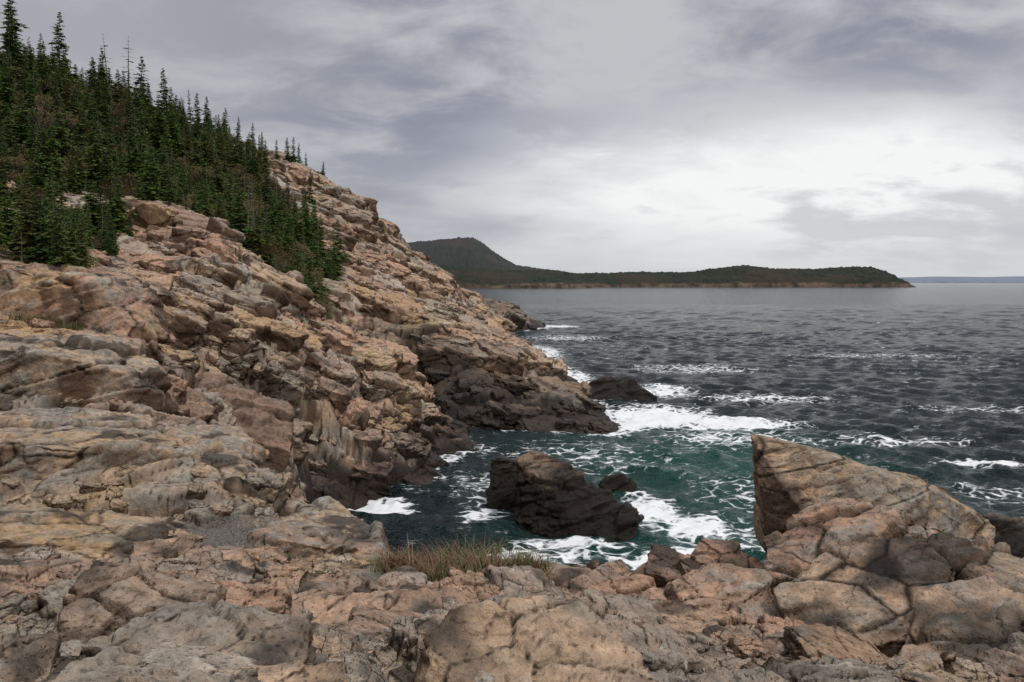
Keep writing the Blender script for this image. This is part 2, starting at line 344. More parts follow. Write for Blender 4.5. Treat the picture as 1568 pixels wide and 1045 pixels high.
def hull_mesh(name,pts,vox,cuts=None):
    me=bpy.data.meshes.new(name);bm=bmesh.new()
    for p in pts: bm.verts.new(p)
    bmesh.ops.convex_hull(bm,input=bm.verts)
    bmesh.ops.delete(bm,geom=[v for v in bm.verts if not v.link_faces],context='VERTS')
    for co_,no_ in (cuts or []):
        r=bmesh.ops.bisect_plane(bm,geom=bm.verts[:]+bm.edges[:]+bm.faces[:],plane_co=co_,plane_no=no_,clear_outer=True)
        bmesh.ops.contextual_create(bm,geom=[e for e in r['geom_cut'] if isinstance(e,bmesh.types.BMEdge)])
    bmesh.ops.recalc_face_normals(bm,faces=bm.faces)
    bm.to_mesh(me);bm.free()
    ob=bpy.data.objects.new(name,me);scene.collection.objects.link(ob)
    md=ob.modifiers.new('r','REMESH');md.mode='VOXEL';md.voxel_size=vox
    dg=bpy.context.evaluated_depsgraph_get();me2=bpy.data.meshes.new_from_object(ob.evaluated_get(dg))
    ob.modifiers.clear();ob.data=me2;me2.name=name
    return ob,me2
def boulder(name,pts,vox,chips,mat,seed=1,gold=0.0,hue=0.0):
    ob,me2=hull_mesh(name,pts,vox);finish_rock(me2,chips,seed,mat,gold,hue);return ob
ch=[(.85,.13),(.3,.05),(.1,.018)]
boulder('granite_boulder',[(2.83,9.5,10.18),(2.98,9.8,10.14),(3.88,9,9.93),(3.4,9.3,10.08),(5.65,9.4,9.2),(5.46,10,9.45),(2.87,9,9.2),(3.2,8.55,9.4),(4.2,8.6,9.45),(3.58,10.5,9.8),(3.2,10.5,8.7),(5.4,10.3,8.7),(3,8.9,8.6),(5.3,8.9,8.6),(4.6,9.0,9.72)],.022,[(1.3,.07),(.4,.03),(.1,.012)],M_boulder,3,.14)
boulder('granite_boulder',[(2.6,8.3,9.35),(3.5,8.7,9.55),(4.24,8.5,9.58),(4.95,8.3,9.3),(2.5,7.7,9.12),(3.17,7.5,9.28),(4.3,7.6,9.4),(5.1,7.7,9.15),(2.5,7.7,8.5),(2.7,8.8,8.5),(5.2,8.8,8.5),(5.2,7.5,8.5)],.022,ch,M_boulder,13,0,.08)
boulder('granite_boulder',[(3.05,7.25,9.62),(3.7,7.4,9.66),(3.75,6.7,9.6),(2.18,6.7,9.42),(2.6,7.05,9.55),(2.2,6.2,9.15),(2.7,5.95,9.3),(3.5,6.1,9.42),(2.35,6.0,8.6),(3.7,6.1,8.6),(3.8,7.4,8.7),(2.4,7.2,8.6)],.02,ch,M_boulder,23,0,-.1)
boulder('granite_boulder',[(3.85,7.45,9.6),(4.5,7.5,9.55),(5.1,7.0,9.25),(3.9,6.5,9.6),(4.7,6.2,9.5),(3.8,6.2,9.45),(3.8,6.2,8.6),(5.2,6.2,8.6),(5.2,7.5,8.7),(3.8,7.6,8.7)],.02,ch,M_boulder,83,0,-.1)
boulder('granite_boulder',[(3.25,6.1,9.66),(3.9,5.9,9.70),(2.95,5.3,9.56),(2.6,5.35,9.42),(3.9,4.7,9.66),(2.75,4.8,9.45),(2.7,5,8.9),(4.5,4.6,9),(4.6,6.1,9),(3,6.2,8.9),(4.6,5.4,9.6)],.02,ch,M_boulder,33,0,-.1)
boulder('granite_boulder',[(2.0,9.1,8.85),(2.25,9.2,9.06),(2.6,9.2,9.02),(2.92,9,8.8),(2.05,8.6,8.6),(2.8,8.5,8.6),(2.1,9.5,8.4),(2.9,9.6,8.4)],.02,[(.5,.06),(.2,.025),(.08,.01)],M_boulder,43)
boulder('granite_boulder',[(1.38,7.0,9.38),(1.8,7.2,9.46),(2.25,7.1,9.40),(1.5,6.45,9.2),(2.3,6.4,9.12),(1.5,6.3,8.8),(2.4,6.2,8.7),(1.3,7.4,8.8),(2.5,7.5,8.8)],.02,[(.5,.06),(.2,.025),(.08,.01)],M_boulder,53)
boulder('granite_boulder',[(.1,4.35,9.86),(.6,4.6,9.94),(1.15,4.5,9.80),(-.1,3.9,9.9),(1.3,3.9,9.8),(.5,3.6,10.0),(0,3.4,9.5),(1.3,3.4,9.4),(.1,4.8,9.5),(1.3,4.9,9.4)],.018,[(.6,.05),(.22,.022),(.08,.010)],M_boulder,63)
boulder('granite_boulder',[(1.75,5.6,9.5),(2.1,5.7,9.55),(2.5,5.5,9.45),(1.7,5.2,9.35),(2.4,5.0,9.4),(1.7,5,9),(2.6,5,9),(1.8,5.9,9),(2.7,5.9,9)],.018,[(.4,.05),(.18,.02),(.07,.01)],M_boulder,73)
lc=[(1.5,.2),(.55,.09),(.2,.03)]
boulder('granite_ledge',[(-11.5,14.2,9.25),(-8.6,14.1,9.15),(-6.6,14.3,9.0),(-5.4,14.7,8.72),(-5.0,15.4,8.35),(-5.4,17,8.7),(-8.5,18,8.95),(-11.8,18,9.05),(-11.5,13.9,7.8),(-8,13.9,7.7),(-5.3,14.4,7.6),(-4.8,15.5,7.4),(-5.2,17.4,7.5),(-11.5,18.5,7.6)],.042,lc,M_boulder,603)
boulder('granite_ledge',[(-17.5,22.7,10.05),(-14.2,22.6,10.1),(-12.2,22.8,9.7),(-10.4,23.3,8.9),(-11.6,26,9.3),(-13,27,10.05),(-17.8,27.2,10.8),(-17,22.3,7.3),(-13,22.2,7.2),(-10.1,22.9,7.2),(-10.8,26.5,7),(-17,28,7.5)],.055,[(2.0,.28),(.8,.12),(.3,.04)],M_boulder,613,.10)
boulder('granite_ledge',[(-21,28.3,12.95),(-18.3,28.6,12.7),(-15.2,28.9,11.9),(-14.6,29.3,11.55),(-13.7,28.8,10.4),(-17,33.5,12.6),(-14.6,32.5,12),(-21,33,13),(-21,28,9.8),(-14,28.3,9.5),(-13.4,32,9.5)],.07,[(2.2,.28),(.9,.13),(.35,.04)],M_boulder,623)
boulder('granite_ledge',[(-3.6,10.9,8.55),(-2.6,10.6,8.5),(-1.75,10.9,8.35),(-2.1,12.4,8.15),(-3.2,13.7,8.25),(-3.6,13,8.32),(-3.7,10.7,7.6),(-1.6,10.5,7.5),(-1.8,12.7,7.2),(-3.3,14.1,7.2)],.028,[(.8,.11),(.3,.045),(.12,.016)],M_boulder,633)
boulder('granite_ledge',[(-6.5,11.4,8.8),(-4.9,11.2,8.65),(-4.7,10,8.75),(-6,9.2,9.0),(-7.8,10,9.0),(-7.8,11.2,8.9),(-6.5,11.8,8),(-4.4,11.4,8),(-4.4,9.6,8),(-6,8.8,8.2),(-8.2,9.8,8.3)],.033,[(.9,.10),(.3,.04),(.12,.016)],M_boulder,643)
LEDGE=[(-11.8,-4.8,13.7,18.2),(-17.8,-10.2,22.2,27.3),(-21,-13.6,28,33),(-3.7,-1.7,10.5,13.8),(-8,-4.5,8.9,11.7)]
cs=[(2.0,.34),(.75,.17),(.28,.06)]
boulder('sea_rock',[(.2,40.6,3.05),(.9,41,3.3),(2.4,40.5,3.0),(.5,39.6,2.4),(3.4,40,2.4),(4.7,39.5,1.6),(6.0,38.6,.8),(6.3,38,-.5),(.3,38.8,-.8),(3.5,37.2,-.6),(5,37,-.6),(.1,42.5,-.8),(3.6,43,-.8),(6,41,-.8),(2.2,38.6,1.7)],.075,cs,M_sea,203,0,.1)
boulder('sea_rock',[(-1.3,43.4,2.3),(.6,43,2.35),(-1.4,42.6,-.8),(.9,41.8,-.8),(-1.3,45,-.8),(.9,45,-.8),(-.5,43.7,2.5)],.075,[(1.4,.2),(.6,.1),(.25,.04)],M_sea,113)
boulder('sea_rock',[(5.4,45.5,1.0),(6.3,45.5,1.1),(4.8,45,-.8),(7.2,45,-.8),(5,47,-.8),(7.3,47,-.8),(7,45.6,.6)],.08,[(1.2,.15),(.5,.1),(.25,.04)],M_sea,123)
boulder('sea_rock',[(7.9,83,1.4),(9.6,83.5,2.1),(11.5,84,2.0),(15,82,.2),(7.6,81,-.8),(14.5,80.5,-.8),(8,87,-.8),(15.5,86,-.8),(12.5,82.5,1.4)],.13,[(3,.5),(1.1,.25),(.5,.1)],M_sea,133)
boulder('sea_rock',[(17.5,32,1.6),(19,31.5,2.6),(22,31.5,2.5),(25,33,2),(17,30,-.8),(24,28.5,-.8),(18,36,-.8),(26,36,-.8),(20,29.5,1)],.1,cs,M_sea,143)

# jointed granite blocks bedded in the terrain
rb=random.Random(99)
blocks=[]
for i in range(16):
    pts=[(sx_*.85*rb.uniform(.75,1.05),sy_*.62*rb.uniform(.75,1.05),sz_*.36*rb.uniform(.7,1.1)) for sx_ in (-1,1) for sy_ in (-1,1) for sz_ in (-1,1)]
    cuts=[]
    for _ in range(5):
        no_=Vector((rb.uniform(-1,1)/1.2,rb.uniform(-1,1),rb.uniform(-.1,1.2))).normalized()
        sup=max(no_.dot(Vector(p)) for p in pts)
        cuts.append((no_*sup*rb.uniform(.68,.90),no_))
    ob,me2=hull_mesh('block_proto',pts,.028,cuts)
    finish_rock(me2,[(.5,.09),(.2,.04),(.09,.014)],400+i*31,M_block)
    bpy.data.objects.remove(ob);blocks.append(me2)
bparent=bpy.data.objects.new('granite_blocks',None);scene.collection.objects.link(bparent)
Zsm=Z
for _ in range(3): Zsm=blur(Zsm)
nb_=0
rng=np.random.default_rng(5)
def zf(x,y): return samp(Zsm,x/(y+2.5),np.log(y+2.5))
for ratio,prob in [(.10,.5),(.058,.85),(.031,.85),(.0165,.55)]:
    st=ratio*1.22
    ga,gb=np.meshgrid(np.arange(-.8,.75,st*1.25),np.arange(math.log(5.0),math.log(250),st))
    ga=np.concatenate([ga.ravel()]*3);gb=np.concatenate([gb.ravel()]*3)
    ga=ga+rng.uniform(-.5,.5,ga.shape)*st*1.2;gb=gb+rng.uniform(-.5,.5,gb.shape)*st
    yy=np.exp(gb)-2.5;xx=ga*(yy+2.5)
    zz_=samp(Zsm,ga,gb);vv_=samp(veg,ga,gb);gg_=samp(gravel,ga,gb)
    e_=.5*ratio*(yy+2.5)+.03
    dzx=(zf(xx+e_,yy)-zf(xx-e_,yy))/(2*e_);dzy=(zf(xx,yy+e_)-zf(xx,yy-e_))/(2*e_)
    hu=fbm3(xx*.16,yy*.16,zz_*.2,501,3)*.5+.5-.02*(yy<15);gd=fbm3(xx*.3+9,yy*.3,zz_*.4,521,3)*.5+.5
    dkv=shade_stainf(xx,yy,zz_)
    n0=len(xx)//3
    for i in range(len(xx)):
        if zz_[i]<-.25 or gg_[i]>.2: continue
        nrm=Vector((-dzx[i],-dzy[i],1)).normalized()
        rep=i//n0
        pr=prob if rep==0 else prob*min(1,max(0,(1/max(nrm.z,.2)-1)*.9-(rep-1)))
        if rb.random()>pr*(.10 if vv_[i]>.5 else 1): continue
        x,y,z=xx[i],yy[i],zz_[i]
        if 2.2<x<5.6 and 4.3<y<10.5: continue
        L=ratio*(y+2.5)*rb.uniform(.6,1.3)
        if (math.hypot(x+.5,(y-9.1)*1.3)<1.35+L*.6) or math.hypot(x+4.15,y-12)<.9+L*.6: continue
        if any(l[0]-L*.3<x<l[1]+L*.3 and l[2]-L*.5<y<l[3] for l in LEDGE) and (ratio>.04 or rb.random()<.6): continue
        if y<13 and y>8.5 and abs(x)<2.5: L=min(L,.4)
        if y<8.5: L=min(L,.6)
        L=min(L,4.0 if z>2 else 2.0)
        near=1-min(1,max(0,(y-9)/8))
        hillside=min(1,max(0,(y-20)/25))
        tilt=.10+.16*hillside
        up=(Vector((.1+tilt*rb.uniform(.3,1.3),rb.gauss(0,.12+.08*near)-.05-.1*near,1))+nrm*.35).normalized()
        yaw=rb.choice([.25,.25,.25+1.57])+rb.gauss(0,.28)
        xa=Vector((math.cos(yaw),math.sin(yaw),0));ya=up.cross(xa).normalized();xa=ya.cross(up)
        R=Matrix((xa,ya,up)).transposed()
        if rb.random()<.5: R=R@Euler((0,0,math.pi)).to_matrix()
        szz=rb.uniform(.95,1.75) if nrm.z<.85 else rb.uniform(.75,1.3)
        S=Matrix.Diagonal((L*rb.uniform(.65,1.15),L*rb.uniform(.8,1.2),L*szz))
        o=bpy.data.objects.new('block',blocks[rb.randrange(16)])
        dep=.32*L*szz*rb.uniform(.25-.15*near,1.05-.1*near)
        loc=Vector((x,y,z))-nrm*dep
        o.matrix_world=Matrix.Translation(loc)@(R@S).to_4x4()
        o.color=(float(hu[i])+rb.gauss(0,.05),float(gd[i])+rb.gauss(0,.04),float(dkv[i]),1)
        o.parent=bparent
        scene.collection.objects.link(o);nb_+=1
print('blocks',nb_,time.time()-T0)
# ------------------------------------------------------------ sea
WA0,WA1=-.9,.9
wb=np.concatenate([np.linspace(math.log(12),math.log(420),1050)[:-1],np.linspace(math.log(420),math.log(70000),260)])
wa=np.linspace(WA0,WA1,900)
Wa,Wb=np.meshgrid(wa,wb)
WY=np.exp(Wb);WX=Wa*(WY+2.5)
WXf=WX.astype(F);WYf=WY.astype(F)
WZ=np.zeros_like(WXf);DX=np.zeros_like(WXf);DY=np.zeros_like(WXf)
spc=WYf*.0034
wavedir=math.radians(-118)
NW=46
ph0=.8*fbm2(WXf*.05,WYf*.05,900,1)
for i in range(NW):
    lam=.6*math.exp(i/(NW-1)*math.log(7/.6))*random.uniform(.92,1.08)
    th_=wavedir+random.gauss(0,.65)
    k=2*math.pi/lam;kx,ky=math.cos(th_)*k,math.sin(th_)*k
    amp=lam*.0112*(1.0 if lam<3.5 else .8)
    fade=np.clip((lam/spc-2.5)/3,0,1)
    ph=kx*WXf+ky*WYf+random.uniform(0,6.28)+ph0
    WZ+=amp*fade*np.sin(ph)
    cp_=np.cos(ph)*fade*(.9*amp)
    DX+=math.cos(th_)*cp_;DY+=math.sin(th_)*cp_
gust=.8+.45*fbm2(WXf*.03,WYf*.06,950,3)
WZ*=gust
aa,bb=WX/(WY+2.5),np.log(WY+2.5)
sc_=np.where(WY<255,samp(Hc,aa,bb),-6.0)
calm=1-.4*np.exp(-((WX+1)/7)**2-((WY-48)/14)**2)
WZ*=calm
foam=sstep(-2.3,-.1,sc_)*.72*(WY<250)
def patch(x,y,rx,ry,a,rot=0):
    global foam
    c,s=math.cos(rot),math.sin(rot);dx=WX-x;dy=WY-y
    u=(c*dx+s*dy)/rx;v=(-s*dx+c*dy)/ry
    foam=np.maximum(foam,a*np.exp(-(u*u+v*v)**1.3))
patch(13,71,6.5,7,1.08);patch(18.5,67.5,7.5,4,1.0);patch(8,88,3.5,9,1.08);patch(10,67,4,4,1);patch(17,61,9,5,.66)
patch(7.4,33.8,2.8,3,1.12);patch(9,39,2.4,2.5,.95);patch(7.2,42,2.2,4,.95);patch(-7.6,42.6,2.8,1.9,1.12);patch(-6,50,2,6,.72);patch(-3,57,3,3,.64)
patch(11,37,5,4,.66);patch(2,34.8,6,2,.72);patch(0,47,6,6,.63);patch(5,55,10,9,.55);patch(31,53,4,1.6,.92);patch(22,31,6,3,.92);patch(30,45,10,3,.56)
patch(6,100,5,16,.95);patch(17,88,4,8,.85);patch(26,82,11,5,.68);patch(5,135,5,22,.8);patch(12,170,16,14,.62);patch(12,215,9,8,.85);patch(25,110,14,10,.62)
patch(3,36.5,3.8,1.5,.8);patch(-1.5,41.5,1.8,2,.75);patch(27,60,12,3,.62);patch(-1,44,2.2,3,.64);patch(14,45,6,8,.56);patch(45,75,14,3,.58);patch(60,130,25,6,.56)
green=np.exp(-((WX-14)/11)**2-((WY-54)/13)**2)*.95+np.exp(-((WX-9)/8)**2-((WY-34)/9)**2)*.75
WZ+=(foam>.7)*foam*.16*fbm2(WXf*1.6,WYf*1.6,555,3)
sea=grid_mesh('sea_water',WX+DX,WY+DY,WZ,keep=sc_<1.5,attrs={'foam':foam,'green':np.clip(green,0,1)})
m,nt=newmat('sea_water');g=N(nt)
pos=g.n('ShaderNodeNewGeometry').outputs['Position']
z=g.n('ShaderNodeSeparateXYZ',inp={0:pos}).outputs[2]
fo=g.attr('foam');gr=g.attr('green')
wp=g.n('ShaderNodeVectorMath',operation='ADD',inp={0:pos,1:g.n('ShaderNodeVectorMath',operation='SCALE',inp={0:g.n('ShaderNodeTexNoise',inp={'Vector':pos,'Scale':.5,'Detail':3.0}).outputs[1],'Scale':1.6}).outputs[0]}).outputs[0]
f1=g.noise(g.vmap(wp,(.7,1.3,1)),1.2,7,.74)
vv=g.n('ShaderNodeTexVoronoi',feature='DISTANCE_TO_EDGE',inp={'Vector':g.vmap(wp,(1,1.4,1)),'Scale':1.0}).outputs[0]
lace=g.mapr(vv,0,.2,1,0)
fn=g.math('ADD',g.math('MULTIPLY',f1,.82),g.math('MULTIPLY',lace,.16))
thr=g.mapr(fo,0,1,.80,.22)
fm=g.mapr(g.math('SUBTRACT',fn,thr),0.0,.15,0,1,True)
wc=g.noise(g.vmap(pos,(.4,.7,1),rot=(0,0,-.35)),1.1,6,.72)
wl=g.noise(pos,.02,3,.6)
wcm=g.math('MULTIPLY',g.mapr(wc,.60,.68,0,1),g.mapr(wl,.38,.6,.12,.8))
fm=g.math('MAXIMUM',fm,wcm)
crest=g.mapr(z,.05,.3,0,1)
deep=g.mix(g.mapr(g.noise(pos,.03,3),.4,.6),(.004,.010,.013),(.008,.016,.019))
col=g.mix(g.math('MULTIPLY',crest,.5),deep,(.010,.030,.030))
col=g.mix(gr,col,(.008,.066,.050))
col=g.mix(g.mapr(fo,.45,1,0,.5),col,(.04,.09,.08))
b1=g.noise(g.vmap(pos,(.6,1.1,1)),3.0,3,.6);b2=g.noise(g.vmap(pos,(.5,1.2,1),rot=(0,0,-.3)),.6,5,.72)
hh=g.math('ADD',g.math('MULTIPLY',b1,.08),g.math('MULTIPLY',b2,1.15))
bp=g.n('ShaderNodeBump',inp={'Strength':1.0,'Distance':1.0,'Height':hh})
w=g.n('ShaderNodeBsdfPrincipled',inp={'Base Color':col,'Roughness':.13,'IOR':1.33,'Normal':bp.outputs[0]})
w.inputs['Specular IOR Level'].default_value=.33
fb=g.n('ShaderNodeBsdfPrincipled',inp={'Base Color':(.82,.84,.84,1),'Roughness':.8})
ms=g.n('ShaderNodeMixShader',inp={0:fm,1:w.outputs[0],2:fb.outputs[0]})
g.n('ShaderNodeOutputMaterial',inp={0:ms.outputs[0]})
sea.data.materials.append(m)
print('sea',time.time()-T0)
# ------------------------------------------------------------ distant land
def land_mat(name,c1,c2,c3,rock,rz):
    m,nt=newmat(name);g=N(nt)
    pos=g.n('ShaderNodeNewGeometry').outputs['Position'];z=g.n('ShaderNodeSeparateXYZ',inp={0:pos}).outputs[2]
    n1=g.noise(pos,.008,5,.6);n2=g.noise(pos,.05,4,.7)
    c=g.mix(g.mapr(n2,.38,.62),c1,c2);c=g.mix(g.mapr(n1,.50,.62,0,.6),c,c3)
    zz=g.math('ADD',z,g.math('MULTIPLY',g.noise(g.vmap(pos,(1,1,.3)),.012,4,.6),-rz*1.6))
    rk=g.mix(g.mapr(g.noise(pos,.05,4,.7),.38,.62),rock,(.045,.038,.032))
    c=g.mix(g.mapr(zz,-rz*.3,rz*.05,1,0),c,rk)
    b=g.n('ShaderNodeBsdfPrincipled',inp={'Base Color':c,'Roughness':.9});b.inputs['Specular IOR Level'].default_value=.1
    g.n('ShaderNodeOutputMaterial',inp={0:b.outputs[0]});return m
def ridge(name,prof,y0,depth,mat,nx=900,ny=60,rough=2.0,seed=5,nf=.02,peak=.45,tree=3.0):
    px=np.array([p[0] for p in prof]);pz=np.array([p[1] for p in prof])
    xs=np.linspace(px[0],px[-1],nx);t=np.linspace(0,1,ny)
    Xr,T=np.meshgrid(xs,t)
    h=np.interp(Xr,px,pz)
    cp=np.where(T<peak,np.sin(T/peak*np.pi/2)**.55,np.cos((T-peak)/(1-peak)*np.pi/2)**.8)
    Yr=y0+T*depth+fbm2((Xr*.004).astype(F),(T*0).astype(F),seed+3,4)*depth*.12
    Zr=h*cp+(fbm2((Xr*nf).astype(F),(Yr*nf).astype(F),seed,5)*rough+np.abs(fbm2((Xr*.11).astype(F),(Yr*.11).astype(F),seed+9,2))*tree)*np.clip(h/20,0,1)*(cp>.15)-3*(1-cp)
    o=grid_mesh(name,Xr,Yr,Zr);o.data.materials.append(mat);return o
ma=land_mat('wooded_headland',(.019,.027,.020),(.038,.043,.030),(.058,.042,.030),(.16,.115,.085),13)
mb=land_mat('wooded_mountain',(.040,.046,.046),(.052,.054,.050),(.070,.058,.050),(.12,.10,.09),8)  # greyed base colours carry painted distance haze
mc=land_mat('far_island',(.20,.24,.29),(.21,.25,.30),(.22,.26,.31),(.22,.26,.31),4)  # pale blue is atmospheric haze put into the base colour
k=1.475
ridge('distant_headland',[((u-784)*k,12+(432-v)*k) for u,v in [(560,405),(740,412),(860,415),(900,419),(1000,417),(1080,417),(1120,411),(1175,406),(1230,412),(1300,412),(1345,409),(1378,409),(1390,418),(1400,434),(1403,440.5)]],1800,420,ma,seed=5,nf=.012,tree=6)
k=1.967
ridge('distant_mountain',[((u-784)*k,12+(432-v)*k) for u,v in [(480,400),(590,366),(620,361),(650,358),(690,354),(715,355),(730,362),(750,379),(770,391),(790,402),(840,410),(880,417),(905,432)]],2400,900,mb,seed=25,nf=.01,rough=5,tree=7)
k=1.23
ridge('distant_shore',[((u-784)*k,12+(432-v)*k) for u,v in [(500,395),(640,402),(700,408),(760,416),(800,420),(850,424),(885,425),(900,430),(908,437),(912,441.5)]],1500,260,ma,seed=45,nf=.02,tree=4)
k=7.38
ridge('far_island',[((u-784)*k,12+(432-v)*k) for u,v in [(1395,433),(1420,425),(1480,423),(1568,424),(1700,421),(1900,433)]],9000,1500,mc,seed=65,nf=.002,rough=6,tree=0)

# ------------------------------------------------------------ trees
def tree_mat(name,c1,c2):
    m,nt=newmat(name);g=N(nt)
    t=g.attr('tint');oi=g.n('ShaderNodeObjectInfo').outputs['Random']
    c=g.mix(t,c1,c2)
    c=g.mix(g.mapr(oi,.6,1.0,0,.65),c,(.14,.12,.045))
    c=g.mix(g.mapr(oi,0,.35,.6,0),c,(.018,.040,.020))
    b=g.n('ShaderNodeBsdfPrincipled',inp={'Base Color':c,'Roughness':.7});b.inputs['Specular IOR Level'].default_value=.2
    g.n('ShaderNodeOutputMaterial',inp={0:b.outputs[0]});return m
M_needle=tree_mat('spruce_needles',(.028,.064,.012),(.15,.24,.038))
def plain(name,c1,c2,sc=8):
    m,nt=newmat(name);g=N(nt);pos=g.n('ShaderNodeNewGeometry').outputs['Position']
    b=g.n('ShaderNodeBsdfPrincipled',inp={'Base Color':g.mix(g.mapr(g.noise(pos,sc,2),.35,.65),c1,c2),'Roughness':.85})
    g.n('ShaderNodeOutputMaterial',inp={0:b.outputs[0]});return m
M_bark=plain('bark',(.07,.055,.045),(.14,.12,.10))
M_twig=plain('bare_twigs',(.13,.10,.08),(.22,.19,.16))
def tube(V,Fc,Mi,p0,p1,r0,r1,mi,T,n=5):
    p0=Vector(p0);p1=Vector(p1);d=(p1-p0).normalized();u=d.orthogonal().normalized();v=d.cross(u)
    s=len(V)
    for p,r in ((p0,r0),(p1,r1)):
        for i in range(n):
            a=2*math.pi*i/n;q=p+u*math.cos(a)*r+v*math.sin(a)*r;V.append(tuple(q));T.append(.3)
    for i in range(n):
        j=(i+1)%n;Fc.append((s+i,s+j,s+n+j,s+n+i));Mi.append(mi)
def spruce(seed,H=6.5,R=1.5,dens=1.0,bare=False,low=.05,NWH=26):
    rd=random.Random(seed);V=[];Fc=[];Mi=[];T=[]
    bend=[(0,0)];
    for i in range(8): bend.append((bend[-1][0]+rd.gauss(0,.03),bend[-1][1]+rd.gauss(0,.03)))
    def ax(t):
        f=t*8;i=min(7,int(f));f-=i
        return Vector((bend[i][0]*(1-f)+bend[i+1][0]*f,bend[i][1]*(1-f)+bend[i+1][1]*f,t*H))
    for i in range(8): tube(V,Fc,Mi,ax(i/8),ax((i+1)/8),.10*(1-i/8.2)*H/6.5,.10*(1-(i+1)/8.2)*H/6.5,1,T,6)
    nw=int(NWH*(1 if not bare else .75))
    for w in range(nw):
        t=low+(.985-low)*(w/(nw-1))**.92
        rr=R*((1-t)**.8)*(.55+.8*rd.random())+.07
        if t<.2: rr*=.75+t
        nb=rd.randint(5,8) if not bare else rd.randint(2,5)
        a0=rd.random()*6.28
        for b in range(nb):
            if rd.random()>(.88*dens): continue
            az=a0+b*6.283/nb+rd.gauss(0,.2);L=rr*(.5+.75*rd.random())
            o=ax(min(.99,t+rd.gauss(0,.008)));dr=Vector((math.cos(az),math.sin(az),0));side=Vector((-dr.y,dr.x,0))
            up=.35 if t>.75 else .05
            def bp(s): return o+dr*(L*s)+Vector((0,0,L*(up*s-.42*s*s+.18*s**3)))
            tube(V,Fc,Mi,bp(0),bp(.55),.018,.010,1,T,3);tube(V,Fc,Mi,bp(.55),bp(1),.010,.004,1,T,3)
            if bare:
                for _ in range(4):
                    s=rd.uniform(.3,1);p=bp(s);q=p+side*rd.uniform(-.3,.3)*L+Vector((0,0,rd.uniform(-.1,.15)))*L+dr*.2*L
                    tube(V,Fc,Mi,p,q,.007,.003,1,T,3)
                if rd.random()>.25: continue
            ns=max(3,int(L/.15))
            tb=rd.random()*.55
            for i in range(ns):
                s=(i+.6)/ns;p=bp(s)
                for sd in (-1,1,0):
                    ln=(.34*(1.1-s)+.13)*L**.5*rd.uniform(.7,1.25)
                    d=(dr*(.65 if sd else 1)+side*sd*.85+Vector((0,0,rd.uniform(-.38,.05)))).normalized()
                    wd=d.cross(Vector((rd.gauss(0,.35),rd.gauss(0,.35),1))).normalized()*ln*.24
                    hang=Vector((0,0,-ln*.22*rd.random()))
                    k=len(V)
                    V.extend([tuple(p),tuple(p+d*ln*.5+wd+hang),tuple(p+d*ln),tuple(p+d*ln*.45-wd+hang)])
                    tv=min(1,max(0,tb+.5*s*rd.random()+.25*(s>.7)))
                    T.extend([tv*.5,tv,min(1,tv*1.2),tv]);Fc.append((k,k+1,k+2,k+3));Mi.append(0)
    me=bpy.data.meshes.new('spruce');me.from_pydata(V,[],Fc)
    me.polygons.foreach_set('material_index',Mi)
    at=me.attributes.new('tint','FLOAT','POINT');at.data.foreach_set('value',T)
    me.materials.append(M_needle);me.materials.append(M_bark if not bare else M_twig);me.update();return me
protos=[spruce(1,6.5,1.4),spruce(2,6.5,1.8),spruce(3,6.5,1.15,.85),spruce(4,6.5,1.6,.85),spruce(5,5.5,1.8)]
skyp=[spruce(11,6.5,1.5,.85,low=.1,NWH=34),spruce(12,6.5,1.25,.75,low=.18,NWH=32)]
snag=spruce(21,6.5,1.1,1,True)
M_leaf=plain('autumn_leaves',(.15,.075,.028),(.10,.10,.028))
def shrub(seed):
    rd=random.Random(seed);V=[];Fc=[];Mi=[];T=[]
    def grow(p,d,L,r,lv):
        q=p+d*L;tube(V,Fc,Mi,p,q,r,r*.6,1,T,3)
        if lv==0:
            for _ in range(2):
                k=len(V);c=q+Vector((rd.gauss(0,.08),rd.gauss(0,.08),rd.gauss(0,.08)));u=Vector((rd.gauss(0,1),rd.gauss(0,1),rd.gauss(0,1))).normalized()*.07;v=u.orthogonal().normalized()*.05
                V.extend([tuple(c-u),tuple(c+v),tuple(c+u),tuple(c-v)]);T.extend([rd.random()]*4);Fc.append((k,k+1,k+2,k+3));Mi.append(0)
            return
        for _ in range(3 if lv>1 else 4):
            nd=(d+Vector((rd.gauss(0,.45),rd.gauss(0,.45),rd.gauss(.1,.25)))).normalized();grow(q,nd,L*rd.uniform(.6,.85),r*.6,lv-1)
    for _ in range(5): grow(Vector((rd.gauss(0,.1),rd.gauss(0,.1),0)),Vector((rd.gauss(0,.4),rd.gauss(0,.4),1)).normalized(),.9,.03,4)
    me=bpy.data.meshes.new('shrub');me.from_pydata(V,[],Fc);me.polygons.foreach_set('material_index',Mi)
    at=me.attributes.new('tint','FLOAT','POINT');at.data.foreach_set('value',T)
    me.materials.append(M_leaf);me.materials.append(M_twig);me.update();return me
shr=[shrub(1),shrub(2)]
forest=bpy.data.objects.new('spruce_forest',None);scene.collection.objects.link(forest)
def put(me,x,y,s,parent=None,name='spruce',sz=None):
    o=bpy.data.objects.new(name,me);o.location=(x,y,zat(x,y)-.12*s)
    o.rotation_euler=(random.gauss(0,.03),random.gauss(0,.03),random.random()*6.28);o.scale=(s*random.uniform(.85,1.15),s*random.uniform(.85,1.15),s*(sz or random.uniform(.85,1.25)))
    scene.collection.objects.link(o)
    if parent: o.parent=parent
    return o
cnt=0
